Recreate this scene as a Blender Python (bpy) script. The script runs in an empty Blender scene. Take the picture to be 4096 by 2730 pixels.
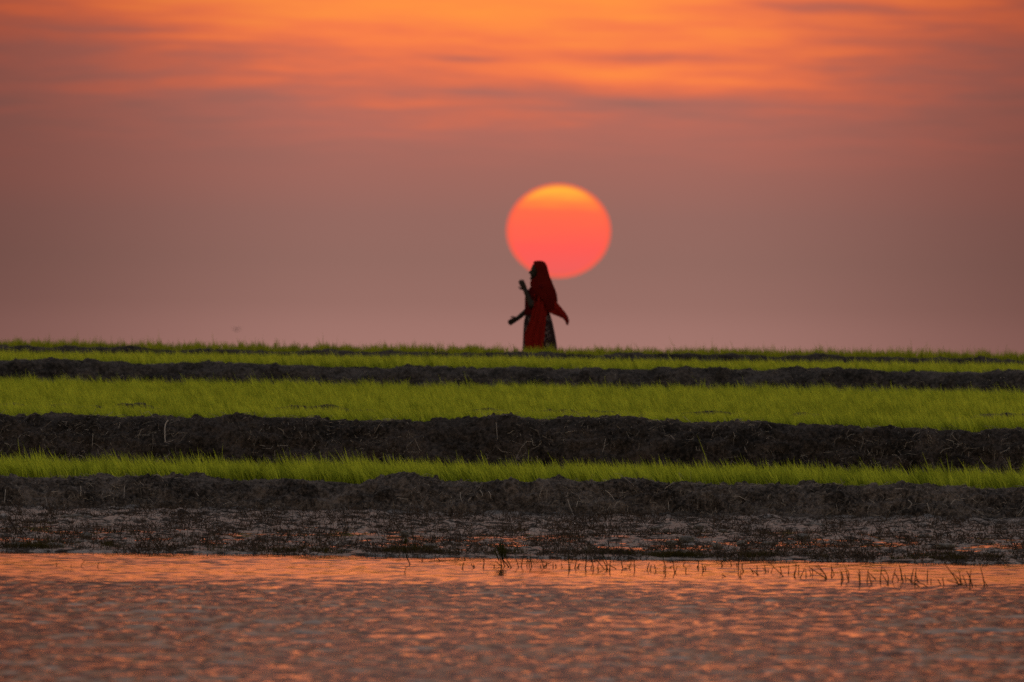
import bpy, bmesh, math, random
import numpy as np
from mathutils import Matrix, Vector

random.seed(7)
rng = np.random.default_rng(7)
S = bpy.context.scene
COL = S.collection
R = math.radians

# ------------------------------------------------------------------ camera
CAM_Z = 1.79            # metres above the pond
FPX = 45714.0           # focal length in pixels of the 4096-wide photograph
ROLL = 0.70             # degrees
HOR = 1410.0            # pixel row of the true horizon at the centre column
cam_d = bpy.data.cameras.new('camera')
cam = bpy.data.objects.new('camera', cam_d)
COL.objects.link(cam)
cam_d.sensor_width = 36.0
cam_d.lens = 36.0 * FPX / 4096.0
cam_d.clip_start = 0.5
cam_d.clip_end = 200000.0
cam.location = (0, 0, CAM_Z)
pitch = math.atan((HOR - 1365.0) / FPX)
cam.rotation_euler = (Matrix.Rotation(math.pi / 2 + pitch, 3, 'X') @ Matrix.Rotation(R(ROLL), 3, 'Z')).to_euler()
cam_d.dof.use_dof = True
cam_d.dof.focus_distance = 112.0
cam_d.dof.aperture_fstop = 5.8
S.camera = cam

# ------------------------------------------------------------------ view, sampling
S.view_settings.view_transform = 'Standard'
S.view_settings.look = 'None'
S.view_settings.exposure = 0.0
S.view_settings.gamma = 1.0
S.view_settings.use_curve_mapping = False
S.render.engine = 'CYCLES'
S.cycles.use_denoising = False
S.cycles.max_bounces = 6
S.cycles.diffuse_bounces = 3
S.cycles.glossy_bounces = 3
S.cycles.transmission_bounces = 4
S.cycles.caustics_reflective = False
S.cycles.caustics_refractive = False

# ------------------------------------------------------------------ world
SUN_EL, SUN_AZ = 0.612, 0.227     # degrees; azimuth to the right of the view axis


def srgb(r, g, b):
    f = lambda c: (c / 255) / 12.92 if c <= 10 else (((c / 255) + 0.055) / 1.055) ** 2.4
    return (f(r), f(g), f(b), 1.0)


W = bpy.data.worlds.new('World')
S.world = W
W.use_nodes = True
nt = W.node_tree
nt.nodes.clear()


class NT:
    """small helper to write node trees"""
    def __init__(self, tree): self.t = tree
    def n(self, typ, **kw):
        nd = self.t.nodes.new(typ)
        for k, v in kw.items(): setattr(nd, k, v)
        return nd
    def l(self, a, b): self.t.links.new(a, b)
    def put(self, sock, v):
        if hasattr(v, 'is_output'): self.l(v, sock)
        else: sock.default_value = v
    def m(self, op, a, b=None, c=None, clamp=False):
        nd = self.n('ShaderNodeMath', operation=op, use_clamp=clamp)
        for i, v in enumerate((a, b, c)):
            if v is not None: self.put(nd.inputs[i], v)
        return nd.outputs[0]
    def mix(self, f, a, b, mode='MIX'):
        nd = self.n('ShaderNodeMix', data_type='RGBA', blend_type=mode)
        self.put(nd.inputs[0], f); self.put(nd.inputs[6], a); self.put(nd.inputs[7], b)
        return nd.outputs[2]
    def ramp(self, f, stops, interp='LINEAR'):
        nd = self.n('ShaderNodeValToRGB')
        cr = nd.color_ramp; cr.interpolation = interp
        while len(cr.elements) < len(stops): cr.elements.new(0.5)
        for e, (p, c) in zip(cr.elements, stops): e.position = p; e.color = c
        self.put(nd.inputs[0], f)
        return nd.outputs[0]
    def noise(self, vec, scale, detail=3, rough=0.5, dim='3D'):
        nd = self.n('ShaderNodeTexNoise', noise_dimensions=dim)
        if vec is not None: self.l(vec, nd.inputs['Vector'])
        nd.inputs['Scale'].default_value = scale
        nd.inputs['Detail'].default_value = detail
        nd.inputs['Roughness'].default_value = rough
        return nd.outputs['Fac']
    def smooth(self, v, a, b):
        nd = self.n('ShaderNodeMapRange', interpolation_type='SMOOTHSTEP')
        self.put(nd.inputs['Value'], v)
        nd.inputs['From Min'].default_value = a; nd.inputs['From Max'].default_value = b
        return nd.outputs[0]
    def xyz(self, x, y, z):
        nd = self.n('ShaderNodeCombineXYZ')
        for i, v in enumerate((x, y, z)): self.put(nd.inputs[i], v)
        return nd.outputs[0]


CLOUDS = []
for qx, qy, qw, qh, k in ((1880, 15, 230, 13, -0.42), (1440, 240, 130, 15, -0.26), (1110, 215, 150, 12, -0.22), (1490, 128, 170, 11, -0.28), (1050, 135, 130, 10, -0.20),
                          (280, 75, 130, 16, -0.10), (1110, 42, 160, 24, 0.26), (1450, 40, 120, 15, 0.20), (1400, 168, 120, 17, 0.24), (1680, 185, 130, 11, 0.18),
                          (970, 243, 150, 12, 0.10), (1300, 257, 100, 10, -0.16), (1750, 210, 140, 10, -0.14)):
    du, dv = (qx - 1176.5) * 1.7407, (784 - qy) * 1.7407
    cr_, sr_ = math.cos(R(ROLL)), math.sin(R(ROLL))
    du, dv = du * cr_ - dv * sr_, du * sr_ + dv * cr_ + (HOR - 1365)
    dg = 57.29578 / FPX
    CLOUDS.append((du * dg, dv * dg, qw * 1.7407 * dg, qh * 1.7407 * dg, k))

N = NT(nt)
SKY_STRENGTH = 0.1
tc = N.n('ShaderNodeTexCoord')
sep = N.n('ShaderNodeSeparateXYZ'); N.l(tc.outputs['Generated'], sep.inputs[0])
dx, dy, dz = sep.outputs
el = N.m('MULTIPLY', N.m('ARCSINE', dz), 57.29578)
az = N.m('MULTIPLY', N.m('ARCTAN2', dx, dy), 57.29578)
# thin streaked cloud layer: noise over (azimuth, elevation), much longer than high
warp = N.noise(N.xyz(N.m('MULTIPLY', az, 0.55), N.m('MULTIPLY', el, 2.2), 4.0), 1.0, 2, 0.5)
elw = N.m('ADD', el, N.m('MULTIPLY', N.m('SUBTRACT', warp, 0.5), 0.16))
st1 = N.noise(N.xyz(N.m('MULTIPLY', az, 0.6), N.m('MULTIPLY', elw, 6.5), 1.7), 1.0, 4, 0.55)
st2 = N.noise(N.xyz(N.m('MULTIPLY', az, 1.5), N.m('MULTIPLY', elw, 15.0), 9.3), 1.0, 4, 0.6)
streak = N.m('ADD', N.m('MULTIPLY', N.m('SUBTRACT', st1, 0.5), 0.65), N.m('MULTIPLY', N.m('SUBTRACT', st2, 0.5), 0.55))
cloudy = N.smooth(el, 0.8, 1.3)
lift = N.m('SUBTRACT', 0.03, N.m('MULTIPLY', N.smooth(N.m('ABSOLUTE', N.m('ADD', N.m('SUBTRACT', az, 1.35), N.m('MULTIPLY', N.m('MINIMUM', el, 2.5), 0.85))), 0.0, 3.2), 0.42))
lift = N.m('MULTIPLY', lift, N.smooth(el, 0.8, 1.4))
elc = N.m('ADD', N.m('ADD', el, lift), N.m('MULTIPLY', N.m('MULTIPLY', streak, cloudy), 1.15))
# single streaks and bright rifts of the cloud deck (azimuth, elevation, half sizes in degrees, shift)
for ca, ce, wa, we, k in CLOUDS:
    qa = N.m('DIVIDE', N.m('SUBTRACT', az, ca), wa)
    qe = N.m('DIVIDE', N.m('SUBTRACT', elw, ce), we)
    gsn = N.m('EXPONENT', N.m('MULTIPLY', N.m('ADD', N.m('MULTIPLY', qa, qa), N.m('MULTIPLY', qe, qe)), -1.0))
    elc = N.m('ADD', elc, N.m('MULTIPLY', gsn, k))
elc = N.m('MAXIMUM', elc, 0.0)
# elevation -> ramp position: 0..4 deg fills 0..0.7, the rest of the sky 0.7..1
tpos = N.m('ADD', N.m('MULTIPLY', N.m('MINIMUM', elc, 4.0), 0.175),
           N.m('MULTIPLY', N.m('MAXIMUM', N.m('SUBTRACT', elc, 4.0), 0.0), 0.3 / 86.0))
P = lambda e: e * 0.175 if e <= 4 else 0.7 + (e - 4) * 0.3 / 86
stops = [(P(0.0), srgb(164, 119, 110)), (P(0.12), srgb(160, 116, 107)), (P(0.24), srgb(152, 110, 101)), (P(0.46), srgb(147, 106, 97)),
         (P(0.68), srgb(150, 105, 96)), (P(0.90), srgb(162, 105, 94)), (P(1.11), srgb(181, 107, 92)), (P(1.28), srgb(206, 109, 84)),
         (P(1.42), srgb(232, 116, 78)), (P(1.56), srgb(248, 126, 74)), (P(1.74), srgb(255, 140, 70)), (P(2.0), srgb(255, 152, 66)),
         (P(2.4), (1.22, 0.265, 0.075, 1)), (P(3.0), (1.0, 0.21, 0.080, 1)), (P(4.0), srgb(178, 100, 76)), (P(5.2), srgb(128, 86, 76)), (P(7.5), srgb(102, 77, 73)), (P(14.0), srgb(92, 75, 74)),
         (P(25.0), srgb(98, 87, 85)), (P(90.0), srgb(110, 110, 112))]
glow = N.ramp(tpos, stops)
# the glow fades with azimuth away from the sun; lens edge darkening is painted in
daz = N.m('ABSOLUTE', N.m('SUBTRACT', az, SUN_AZ - 0.2))
fall = N.m('SUBTRACT', 1.0, N.m('MULTIPLY', N.smooth(daz, 0.7, 3.1), 0.44))
fall = N.m('SUBTRACT', fall, N.m('MULTIPLY', N.smooth(daz, 3.0, 40.0), 0.25))
fc = N.n('ShaderNodeCombineColor')
N.l(fall, fc.inputs[0]); N.l(N.m('POWER', fall, 1.15), fc.inputs[1]); N.l(N.m('POWER', fall, 1.15), fc.inputs[2])
glow = N.mix(1.0, glow, fc.outputs[0], 'MULTIPLY')
glow = N.mix(1.0, glow, (1 / SKY_STRENGTH,) * 3 + (1,), 'MULTIPLY')
skyt = N.n('ShaderNodeTexSky', sky_type='NISHITA')
skyt.sun_disc = False
skyt.sun_elevation = R(SUN_EL)
skyt.sun_rotation = R(SUN_AZ)
skyt.air_density = 1.0
skyt.dust_density = 1.5
skyt.ozone_density = 1.0
NISHITA_GAIN = 11.0
nish = N.mix(1.0, skyt.outputs[0], (NISHITA_GAIN * 1.28, NISHITA_GAIN * 1.0, NISHITA_GAIN * 0.86, 1), 'MULTIPLY')
# angle from the sun decides how far the sunset glow reaches
se, sa = R(SUN_EL), R(SUN_AZ)
sund = Vector((math.cos(se) * math.sin(sa), math.cos(se) * math.cos(sa), math.sin(se)))
dot = N.n('ShaderNodeVectorMath', operation='DOT_PRODUCT')
N.l(tc.outputs['Generated'], dot.inputs[0]); dot.inputs[1].default_value = sund
ang = N.m('MULTIPLY', N.m('ARCCOSINE', N.m('MINIMUM', dot.outputs['Value'], 1.0)), 57.29578)
skycol = N.mix(N.smooth(ang, 10.0, 50.0), glow, nish)
bg = N.n('ShaderNodeBackground'); N.l(skycol, bg.inputs[0]); bg.inputs[1].default_value = SKY_STRENGTH
out = N.n('ShaderNodeOutputWorld'); N.l(bg.outputs[0], out.inputs[0])

# ------------------------------------------------------------------ sun lamp (hazy, almost spent, at the disc's own direction)
sl = bpy.data.lights.new('sun_light', 'SUN')
sl.energy = 0.004
sl.angle = R(10)
sl.color = (1.0, 0.42, 0.2)
so = bpy.data.objects.new('sun_light', sl)
COL.objects.link(so)
so.rotation_euler = (-sund).to_track_quat('-Z', 'Y').to_euler()

# ------------------------------------------------------------------ helpers
def zpx(y, D): return CAM_Z - (y - HOR) * D / FPX
def untilt(x, y): return y - (x - 2048.0) * math.tan(R(ROLL))
def ground_at(px, py, z=0.0):
    """where the line of sight of a photo pixel meets the level z"""
    c, s = math.cos(R(ROLL)), math.sin(R(ROLL))
    u, v = px - 2048.0, py - 1365.0
    u2, v2 = u * c + v * s, -u * s + v * c
    v2 -= (HOR - 1365.0)
    D = (CAM_Z - z) * FPX / v2
    return u2 * D / FPX, D


def hsh(ix, iy, iz, seed):
    h = (ix.astype(np.uint32) * np.uint32(374761393) + iy.astype(np.uint32) * np.uint32(668265263)
         + iz.astype(np.uint32) * np.uint32(2147483647) + np.uint32(seed * 144665 + 77))
    h = (h ^ (h >> np.uint32(13))) * np.uint32(1274126177)
    h = h ^ (h >> np.uint32(16))
    return (h & np.uint32(0xFFFFFF)).astype(np.float64) / 0xFFFFFF * 2 - 1


def vnoise(x, y, z, seed=0):
    x, y, z = np.broadcast_arrays(np.asarray(x, float), np.asarray(y, float), np.asarray(z, float))
    fx, fy, fz = np.floor(x), np.floor(y), np.floor(z)
    tx, ty, tz = x - fx, y - fy, z - fz
    tx, ty, tz = [t * t * t * (t * (t * 6 - 15) + 10) for t in (tx, ty, tz)]
    ix, iy, iz = fx.astype(np.int64), fy.astype(np.int64), fz.astype(np.int64)
    r = 0
    for a in (0, 1):
        wx = tx if a else 1 - tx
        for b in (0, 1):
            wy = ty if b else 1 - ty
            for c in (0, 1):
                wz = tz if c else 1 - tz
                r = r + wx * wy * wz * hsh(ix + a, iy + b, iz + c, seed)
    return r


def fbm(x, y, z, octv=4, seed=0, gain=0.5, ridge=False):
    r, a = 0, 1.0
    for o in range(octv):
        n = vnoise(x * 2 ** o + 13.7 * o, y * 2 ** o + 5.1 * o, z * 2 ** o + 3.3 * o, seed + o)
        if ridge: n = 1 - 2 * np.abs(n)
        r = r + a * n
        a *= gain
    return r


def link(o, parent=None):
    COL.objects.link(o)
    if parent is not None: o.parent = parent
    return o


def mesh_np(name, verts, faces, mat, parent=None, smooth=True, attr=None):
    """faces: int array (n,3) or (n,4), or a list of such arrays"""
    if not isinstance(faces, (list, tuple)): faces = [faces]
    me = bpy.data.meshes.new(name)
    nv = len(verts)
    me.vertices.add(nv)
    me.vertices.foreach_set('co', np.asarray(verts, np.float32).ravel())
    nl = sum(f.size for f in faces); nf = sum(len(f) for f in faces)
    me.loops.add(nl); me.polygons.add(nf)
    me.loops.foreach_set('vertex_index', np.concatenate([f.ravel() for f in faces]).astype(np.int32))
    tot = np.concatenate([np.full(len(f), f.shape[1], np.int32) for f in faces])
    me.polygons.foreach_set('loop_start', np.concatenate([[0], np.cumsum(tot)[:-1]]).astype(np.int32))
    me.polygons.foreach_set('loop_total', tot)
    me.polygons.foreach_set('use_smooth', np.full(nf, smooth))
    me.update(calc_edges=True)
    for k, v in (attr or {}).items():
        a = me.attributes.new(k, 'FLOAT', 'POINT')
        a.data.foreach_set('value', np.asarray(v, np.float32))
    me.materials.append(mat)
    return link(bpy.data.objects.new(name, me), parent)


def grid_faces(nu, nv):
    i = np.arange(nu * nv).reshape(nv, nu)
    return np.stack([i[:-1, :-1].ravel(), i[:-1, 1:].ravel(), i[1:, 1:].ravel(), i[1:, :-1].ravel()], 1)


def tag(o, label=None, cat=None, group=None, kind=None):
    if label: o['label'] = label
    if cat: o['category'] = cat
    if group: o['group'] = group
    if kind: o['kind'] = kind
    return o


def empty(name, loc):
    o = bpy.data.objects.new(name, None)
    o.location = loc
    o.empty_display_size = 0.1
    return link(o)


def material(name):
    m = bpy.data.materials.new(name)
    m.use_nodes = True
    m.node_tree.nodes.clear()
    n = NT(m.node_tree)
    o = n.n('ShaderNodeOutputMaterial')
    return m, n, o.inputs['Surface']


def principled(n, col, rough, spec=0.3):
    p = n.n('ShaderNodeBsdfPrincipled')
    n.put(p.inputs['Base Color'], col)
    n.put(p.inputs['Roughness'], rough)
    p.inputs['Specular IOR Level'].default_value = spec
    return p


# ------------------------------------------------------------------ materials
def mud_material(name, dark, light, rough, scale=1.0, bump=0.02, spec=0.3):
    m, n, s = material(name)
    g = n.n('ShaderNodeNewGeometry')
    a = n.noise(g.outputs['Position'], 2.2 * scale, 5, 0.6)
    b = n.noise(g.outputs['Position'], 22 * scale, 5, 0.75)
    f = n.m('ADD', n.m('MULTIPLY', a, 0.40), n.m('MULTIPLY', b, 0.64))
    col = n.ramp(f, [(0.43, dark), (0.52, tuple(0.62 * d + 0.38 * l for d, l in zip(dark, light))), (0.61, light)])
    p = principled(n, col, rough, spec)
    bn = n.n('ShaderNodeBump'); bn.inputs['Distance'].default_value = bump; bn.inputs['Strength'].default_value = 0.8
    n.l(n.noise(g.outputs['Position'], 40 * scale, 4, 0.7), bn.inputs['Height'])
    n.l(bn.outputs[0], p.inputs['Normal'])
    n.l(p.outputs[0], s)
    return m


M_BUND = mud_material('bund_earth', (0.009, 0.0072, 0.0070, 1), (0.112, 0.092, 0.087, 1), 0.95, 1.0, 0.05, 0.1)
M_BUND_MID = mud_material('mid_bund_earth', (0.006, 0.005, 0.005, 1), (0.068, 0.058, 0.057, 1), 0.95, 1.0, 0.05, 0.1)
M_BUND_DARK = mud_material('dark_bund_earth', (0.0055, 0.0044, 0.0042, 1), (0.056, 0.045, 0.043, 1), 0.95, 1.0, 0.05, 0.1)  # the same bund earth in darker tones throughout


def wet_mud():
    m, n, s = material('wet_mud')
    g = n.n('ShaderNodeNewGeometry')
    a = n.noise(g.outputs['Position'], 3.0, 4, 0.6)
    b = n.noise(g.outputs['Position'], 24, 4, 0.65)
    f = n.m('ADD', n.m('MULTIPLY', a, 0.5), n.m('MULTIPLY', b, 0.5))
    col = n.ramp(f, [(0.38, (0.008, 0.006, 0.0055, 1)), (0.66, (0.042, 0.034, 0.033, 1))])
    wet = n.smooth(n.noise(g.outputs['Position'], 5.0, 4, 0.65), 0.42, 0.55)
    p = principled(n, col, n.m('SUBTRACT', 0.92, n.m('MULTIPLY', wet, 0.72)), 0.5)
    n.put(p.inputs['Specular IOR Level'], n.m('ADD', 0.05, n.m('MULTIPLY', wet, 0.80)))
    bn = n.n('ShaderNodeBump'); bn.inputs['Distance'].default_value = 0.02; bn.inputs['Strength'].default_value = 0.8
    n.l(n.noise(g.outputs['Position'], 36, 4, 0.7), bn.inputs['Height'])
    n.l(bn.outputs[0], p.inputs['Normal'])
    n.l(p.outputs[0], s)
    return m


M_MUD = wet_mud()
M_FIELD = mud_material('field_mud', (0.018, 0.016, 0.011, 1), (0.045, 0.042, 0.025, 1), 0.85)
M_CLOD = mud_material('clod_mud', (0.02, 0.018, 0.018, 1), (0.11, 0.098, 0.095, 1), 0.6, 3.0, 0.02)


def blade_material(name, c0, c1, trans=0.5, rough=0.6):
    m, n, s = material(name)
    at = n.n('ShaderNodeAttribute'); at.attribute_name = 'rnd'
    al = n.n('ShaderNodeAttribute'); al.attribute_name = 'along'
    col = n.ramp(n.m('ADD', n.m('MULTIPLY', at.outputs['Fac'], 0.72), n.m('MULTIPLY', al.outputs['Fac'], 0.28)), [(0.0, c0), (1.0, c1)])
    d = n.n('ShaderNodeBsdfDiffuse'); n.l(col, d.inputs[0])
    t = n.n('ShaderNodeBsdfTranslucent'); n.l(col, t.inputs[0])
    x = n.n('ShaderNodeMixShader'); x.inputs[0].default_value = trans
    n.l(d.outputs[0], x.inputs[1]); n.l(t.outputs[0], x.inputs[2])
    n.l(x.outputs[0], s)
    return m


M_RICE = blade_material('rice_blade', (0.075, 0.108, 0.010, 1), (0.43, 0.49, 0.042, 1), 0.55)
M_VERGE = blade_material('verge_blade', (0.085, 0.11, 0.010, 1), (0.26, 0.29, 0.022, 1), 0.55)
M_STRAW = blade_material('dead_straw', (0.010, 0.0075, 0.0065, 1), (0.078, 0.058, 0.050, 1), 0.1)
M_ROOT = blade_material('root_fibre', (0.035, 0.029, 0.026, 1), (0.34, 0.30, 0.28, 1), 0.1)
M_SHORE = blade_material('shore_grass', (0.010, 0.0085, 0.004, 1), (0.045, 0.038, 0.011, 1), 0.25)
M_STALK = blade_material('stalk_green', (0.010, 0.011, 0.004, 1), (0.034, 0.036, 0.009, 1), 0.2)

m_, n, s = material('pond_water')
p = principled(n, (0.022, 0.015, 0.012, 1), 0.06, 0.5)
p.inputs['IOR'].default_value = 1.333
g = n.n('ShaderNodeNewGeometry')
bn = n.n('ShaderNodeBump'); bn.inputs['Distance'].default_value = 0.003; bn.inputs['Strength'].default_value = 0.2
n.l(n.noise(g.outputs['Position'], 14, 2, 0.5), bn.inputs['Height'])
n.l(bn.outputs[0], p.inputs['Normal'])
n.l(p.outputs[0], s)
M_WATER = m_


def cloth(name, col, trans, pattern=None):
    m, n, s = material(name)
    g = n.n('ShaderNodeTexCoord')
    v = n.noise(g.outputs['Object'], 9, 3, 0.6)
    c = n.mix(v, tuple(x * 0.7 for x in col[:3]) + (1,), tuple(min(1, x * 1.25) for x in col[:3]) + (1,))
    if pattern:
        vo = n.n('ShaderNodeTexVoronoi'); vo.inputs['Scale'].default_value = 26
        n.l(g.outputs['Object'], vo.inputs['Vector'])
        k = n.m('MULTIPLY', n.m('LESS_THAN', vo.outputs['Distance'], 0.42), n.m('GREATER_THAN', n.noise(g.outputs['Object'], 7, 2), 0.47))
        c = n.mix(k, c, pattern)
    d = n.n('ShaderNodeBsdfDiffuse'); n.l(c, d.inputs[0])
    t = n.n('ShaderNodeBsdfTranslucent'); n.l(c, t.inputs[0])
    x = n.n('ShaderNodeMixShader'); x.inputs[0].default_value = trans
    n.l(d.outputs[0], x.inputs[1]); n.l(t.outputs[0], x.inputs[2])
    n.l(x.outputs[0], s)
    return m


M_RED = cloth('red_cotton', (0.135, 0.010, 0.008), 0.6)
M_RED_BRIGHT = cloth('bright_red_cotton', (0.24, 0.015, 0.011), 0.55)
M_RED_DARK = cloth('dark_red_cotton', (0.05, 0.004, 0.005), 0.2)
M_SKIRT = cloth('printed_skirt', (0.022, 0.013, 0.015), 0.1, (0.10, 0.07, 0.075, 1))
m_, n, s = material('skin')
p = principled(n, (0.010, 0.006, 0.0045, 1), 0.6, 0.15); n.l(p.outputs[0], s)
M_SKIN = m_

# ------------------------------------------------------------------ ground: one sheet to the horizon
prof = [(-400, -0.45), (97.5, -0.45), (100.5, -0.12), (121.0, -0.10), (122.4, 0.30), (127.0, 0.36), (128.3, 0.88), (131.8, 0.93),
        (133.0, 1.0), (152.2, 1.19), (153.3, 1.50), (164.0, 1.55), (165.2, 1.66), (169.5, 1.68), (171.0, 1.55), (185, 1.54), (220, 1.45),
        (300, 1.0), (500, 0.3), (1000, 0.0), (4000, 0.0), (15000, 0.0), (60000, 0.0)]
gx = np.array([-60000, -8000, -1000, -100, -20, -8, 0, 8, 20, 100, 1000, 8000, 60000.0])
gv = np.array([(x, y, z) for y, z in prof for x in gx])
o = mesh_np('ground', gv, grid_faces(len(gx), len(prof)), M_FIELD, smooth=False)
tag(o, kind='structure')

# ------------------------------------------------------------------ pond water with wind ripples
def ripple_field(x, y):
    """height of the pond: sum of many travelling ripples, lively in open water and nearly still by the shore"""
    h = np.zeros_like(x)
    r = np.random.default_rng(3)
    K = 46
    for i in range(K):
        lam = 0.085 * (0.50 / 0.085) ** r.random()
        th = r.normal(0, 0.75)
        k = 2 * math.pi / lam
        h += (1 / k) * np.sin(k * (x * math.sin(th) + y * math.cos(th)) + r.random() * 6.283)
    h *= math.sqrt(2.0 / K)            # unit rms slope
    gust = 0.85 + 0.25 * fbm(x * 0.6, y * 0.12, 0 * x, 3, 21)
    t = np.clip((y - 84.0) / 8.0, 0, 1); t = t * t * (3 - 2 * t)
    slope = (np.interp(y, [58, 70, 90], [0.19, 0.165, 0.12]) * gust) * (1 - t) + 0.033 * t
    e = np.interp(y, [97.0, 99.4, 100.6, 102.5], [1.0, 0.35, 1.0, 2.0])
    return h * slope * e


nu = 331
ys = np.concatenate([np.arange(58.5, 84, 0.04), np.arange(84, 101.2, 0.05), np.arange(101.2, 121.5, 0.13)])
u = np.linspace(-1, 1, nu)
U, Y = np.meshgrid(u, ys)
HW = 0.0448 * Y + 1.8
X = U * HW
fade = np.clip((1 - np.abs(U)) / 0.04, 0, 1) * np.clip((Y - 58.5) / 0.8, 0, 1)
Z = ripple_field(X, Y) * fade
# outer still water joined on as extra rows and columns
def ext(a, left, right): return np.concatenate([left, a, right], 1)
L1 = np.full((len(ys), 1), 1.0)
X = ext(X, np.hstack([L1 * -400, -HW[:, :1] - 3]), np.hstack([HW[:, :1] + 3, L1 * 400]))
Y = ext(Y, np.hstack([Y[:, :1]] * 2), np.hstack([Y[:, :1]] * 2))
Z = ext(Z, np.zeros((len(ys), 2)), np.zeros((len(ys), 2)))
def row(y): return X[:1] * 1.0, np.full((1, X.shape[1]), y), np.zeros((1, X.shape[1]))
x0, y0, z0 = row(-60.0)
x1, y1, z1 = X[-1:], np.full((1, X.shape[1]), 121.6), np.zeros((1, X.shape[1]))
X = np.vstack([x0, X, x1]); Y = np.vstack([y0, Y, y1]); Z = np.vstack([z0, Z, z1])
o = mesh_np('pond_water', np.stack([X.ravel(), Y.ravel(), Z.ravel()], 1), grid_faces(X.shape[1], X.shape[0]), M_WATER)
tag(o, 'rippled pond water reflecting the orange sky in the foreground', kind='structure')

# ------------------------------------------------------------------ mud flat with puddles lying in its hollows
mx = np.concatenate([[-60, -20, -8], np.arange(-6.4, 6.41, 0.034), [8, 20, 60]])
my = np.concatenate([np.arange(99.0, 101.2, 0.04), np.arange(101.2, 121.9, 0.085)])


def mud_height(x, y):
    edge = 0.22 * fbm(x * 0.9, 0 * x, 0 * x + 3.0, 3, 40)
    base = np.interp(y + edge * (y < 102), [98.4, 99.75, 99.86, 100.05, 100.8, 102.5, 106, 113, 117, 119.5, 121.9], [-0.2, -0.05, 0.010, 0.018, 0.022, 0.002, -0.009, -0.008, 0.004, 0.035, 0.10])
    q = np.clip((y - 99.6) / 1.8, 0.35, 1)
    h = base + q * (0.020 * fbm(x * 1.9, y * 0.8, 0 * x, 2, 50) + 0.021 * fbm(x * 9, y * 5, 0 * x, 3, 60) + 0.010 * np.maximum(0, fbm(x * 4, y * 3, 0 * x + 2, 2, 66) - 0.25) * 3)
    return h


MXg, MYg = np.meshgrid(mx, my)
MZg = mud_height(MXg, MYg)
o = mesh_np('mud_flat', np.stack([MXg.ravel(), MYg.ravel(), MZg.ravel()], 1), grid_faces(len(mx), len(my)), M_MUD)
MUD = tag(o, 'wet mud flat with shining puddles and stubble between pond and lowest bund', kind='structure')

# ------------------------------------------------------------------ earth bunds
def bund(name, label, Dtoe, zfoot, crest_px, zback, depth, res, half, amp, seed, toe=0.35, nprof=70, mat=None):
    cx = np.array([c[0] for c in crest_px]) * 1.7407
    cy = np.array([untilt(c[0] * 1.7407, c[1] * 1.7407) for c in crest_px])
    Dc = Dtoe + depth * 0.45
    wx = (cx - 2048) * Dc / FPX
    wz = CAM_Z - (cy - HOR) * Dc / FPX
    xs = np.concatenate([[-60, -30], np.arange(-half, half + res, res), [30, 60]])
    zc = np.interp(xs, wx, wz) + 0.010 * fbm(xs * 5, 0 * xs, 0 * xs + seed, 3, seed)
    zm = float(np.mean(wz))
    h = zm - zfoot
    # profile: (depth fraction, height fraction)
    key = np.array([(-toe, -0.12), (-toe * 0.55, 0.0), (-0.02, 0.10), (0.06, 0.34), (0.13, 0.62), (0.21, 0.84), (0.32, 0.96), (0.45, 1.0),
                    (0.62, 0.965), (0.80, 0.86), (1.0, 0.70)])
    arc = np.concatenate([[0], np.cumsum(np.hypot(np.diff(key[:, 0]) * depth, np.diff(key[:, 1]) * h))])
    t = np.linspace(0, arc[-1], nprof)
    pd, ph = np.interp(t, arc, key[:, 0]), np.interp(t, arc, key[:, 1])
    XX = np.repeat(xs[None], nprof, 0)
    PD = np.repeat(pd[:, None], len(xs), 1); PH = np.repeat(ph[:, None], len(xs), 1)
    YY = Dtoe + PD * depth
    ZZ = zfoot + PH * (zc[None] - zfoot)
    back = PD > 0.62
    ZZ = np.where(back, zback + (ZZ - zback) * np.clip((1.0 - PD) / 0.38, 0, 1) ** 0.8 - 0.03 * (PD > 0.97), ZZ)
    # clods, slumps and pits pushed along the profile's own normal
    tp = np.gradient(pd * depth), np.gradient(ph * h)
    ln = np.hypot(*tp) + 1e-9
    nd, nz = -tp[1] / ln, tp[0] / ln
    nd, nz = -np.abs(nd), np.abs(nz)
    w = np.clip((PH + 0.05) / 0.25, 0.15, 1)
    q = (XX, YY * 1.0, ZZ)
    d = amp * (0.95 * fbm(q[0] * 1.6, q[1] * 2, q[2] * 3.0, 2, seed + 1) + 1.0 * fbm(q[0] * 6, q[1] * 6, q[2] * 9, 3, seed + 5)
               + 0.75 * np.abs(fbm(q[0] * 15, q[1] * 15, q[2] * 18, 2, seed + 9)) + 0.30 * fbm(q[0] * 32, q[1] * 32, q[2] * 36, 2, seed + 30) - 0.55 * np.maximum(0, vnoise(q[0] * 4, q[1] * 4, q[2] * 7, seed + 15) - 0.2) * 3)
    crestw = 1 - 0.8 * np.exp(-((PD - 0.45) / 0.12) ** 2)
    YY = YY + nd[:, None] * d * w
    ZZ = ZZ + nz[:, None] * d * w * crestw
    o = mesh_np(name, np.stack([XX.ravel(), YY.ravel(), ZZ.ravel()], 1), grid_faces(len(xs), nprof), mat or M_BUND)
    tag(o, label, kind='structure')
    o2 = dict(obj=o, xs=xs, Y=YY, Z=ZZ, PD=PD, PH=PH, Dc=Dc, zc=zc)
    return o2


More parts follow.
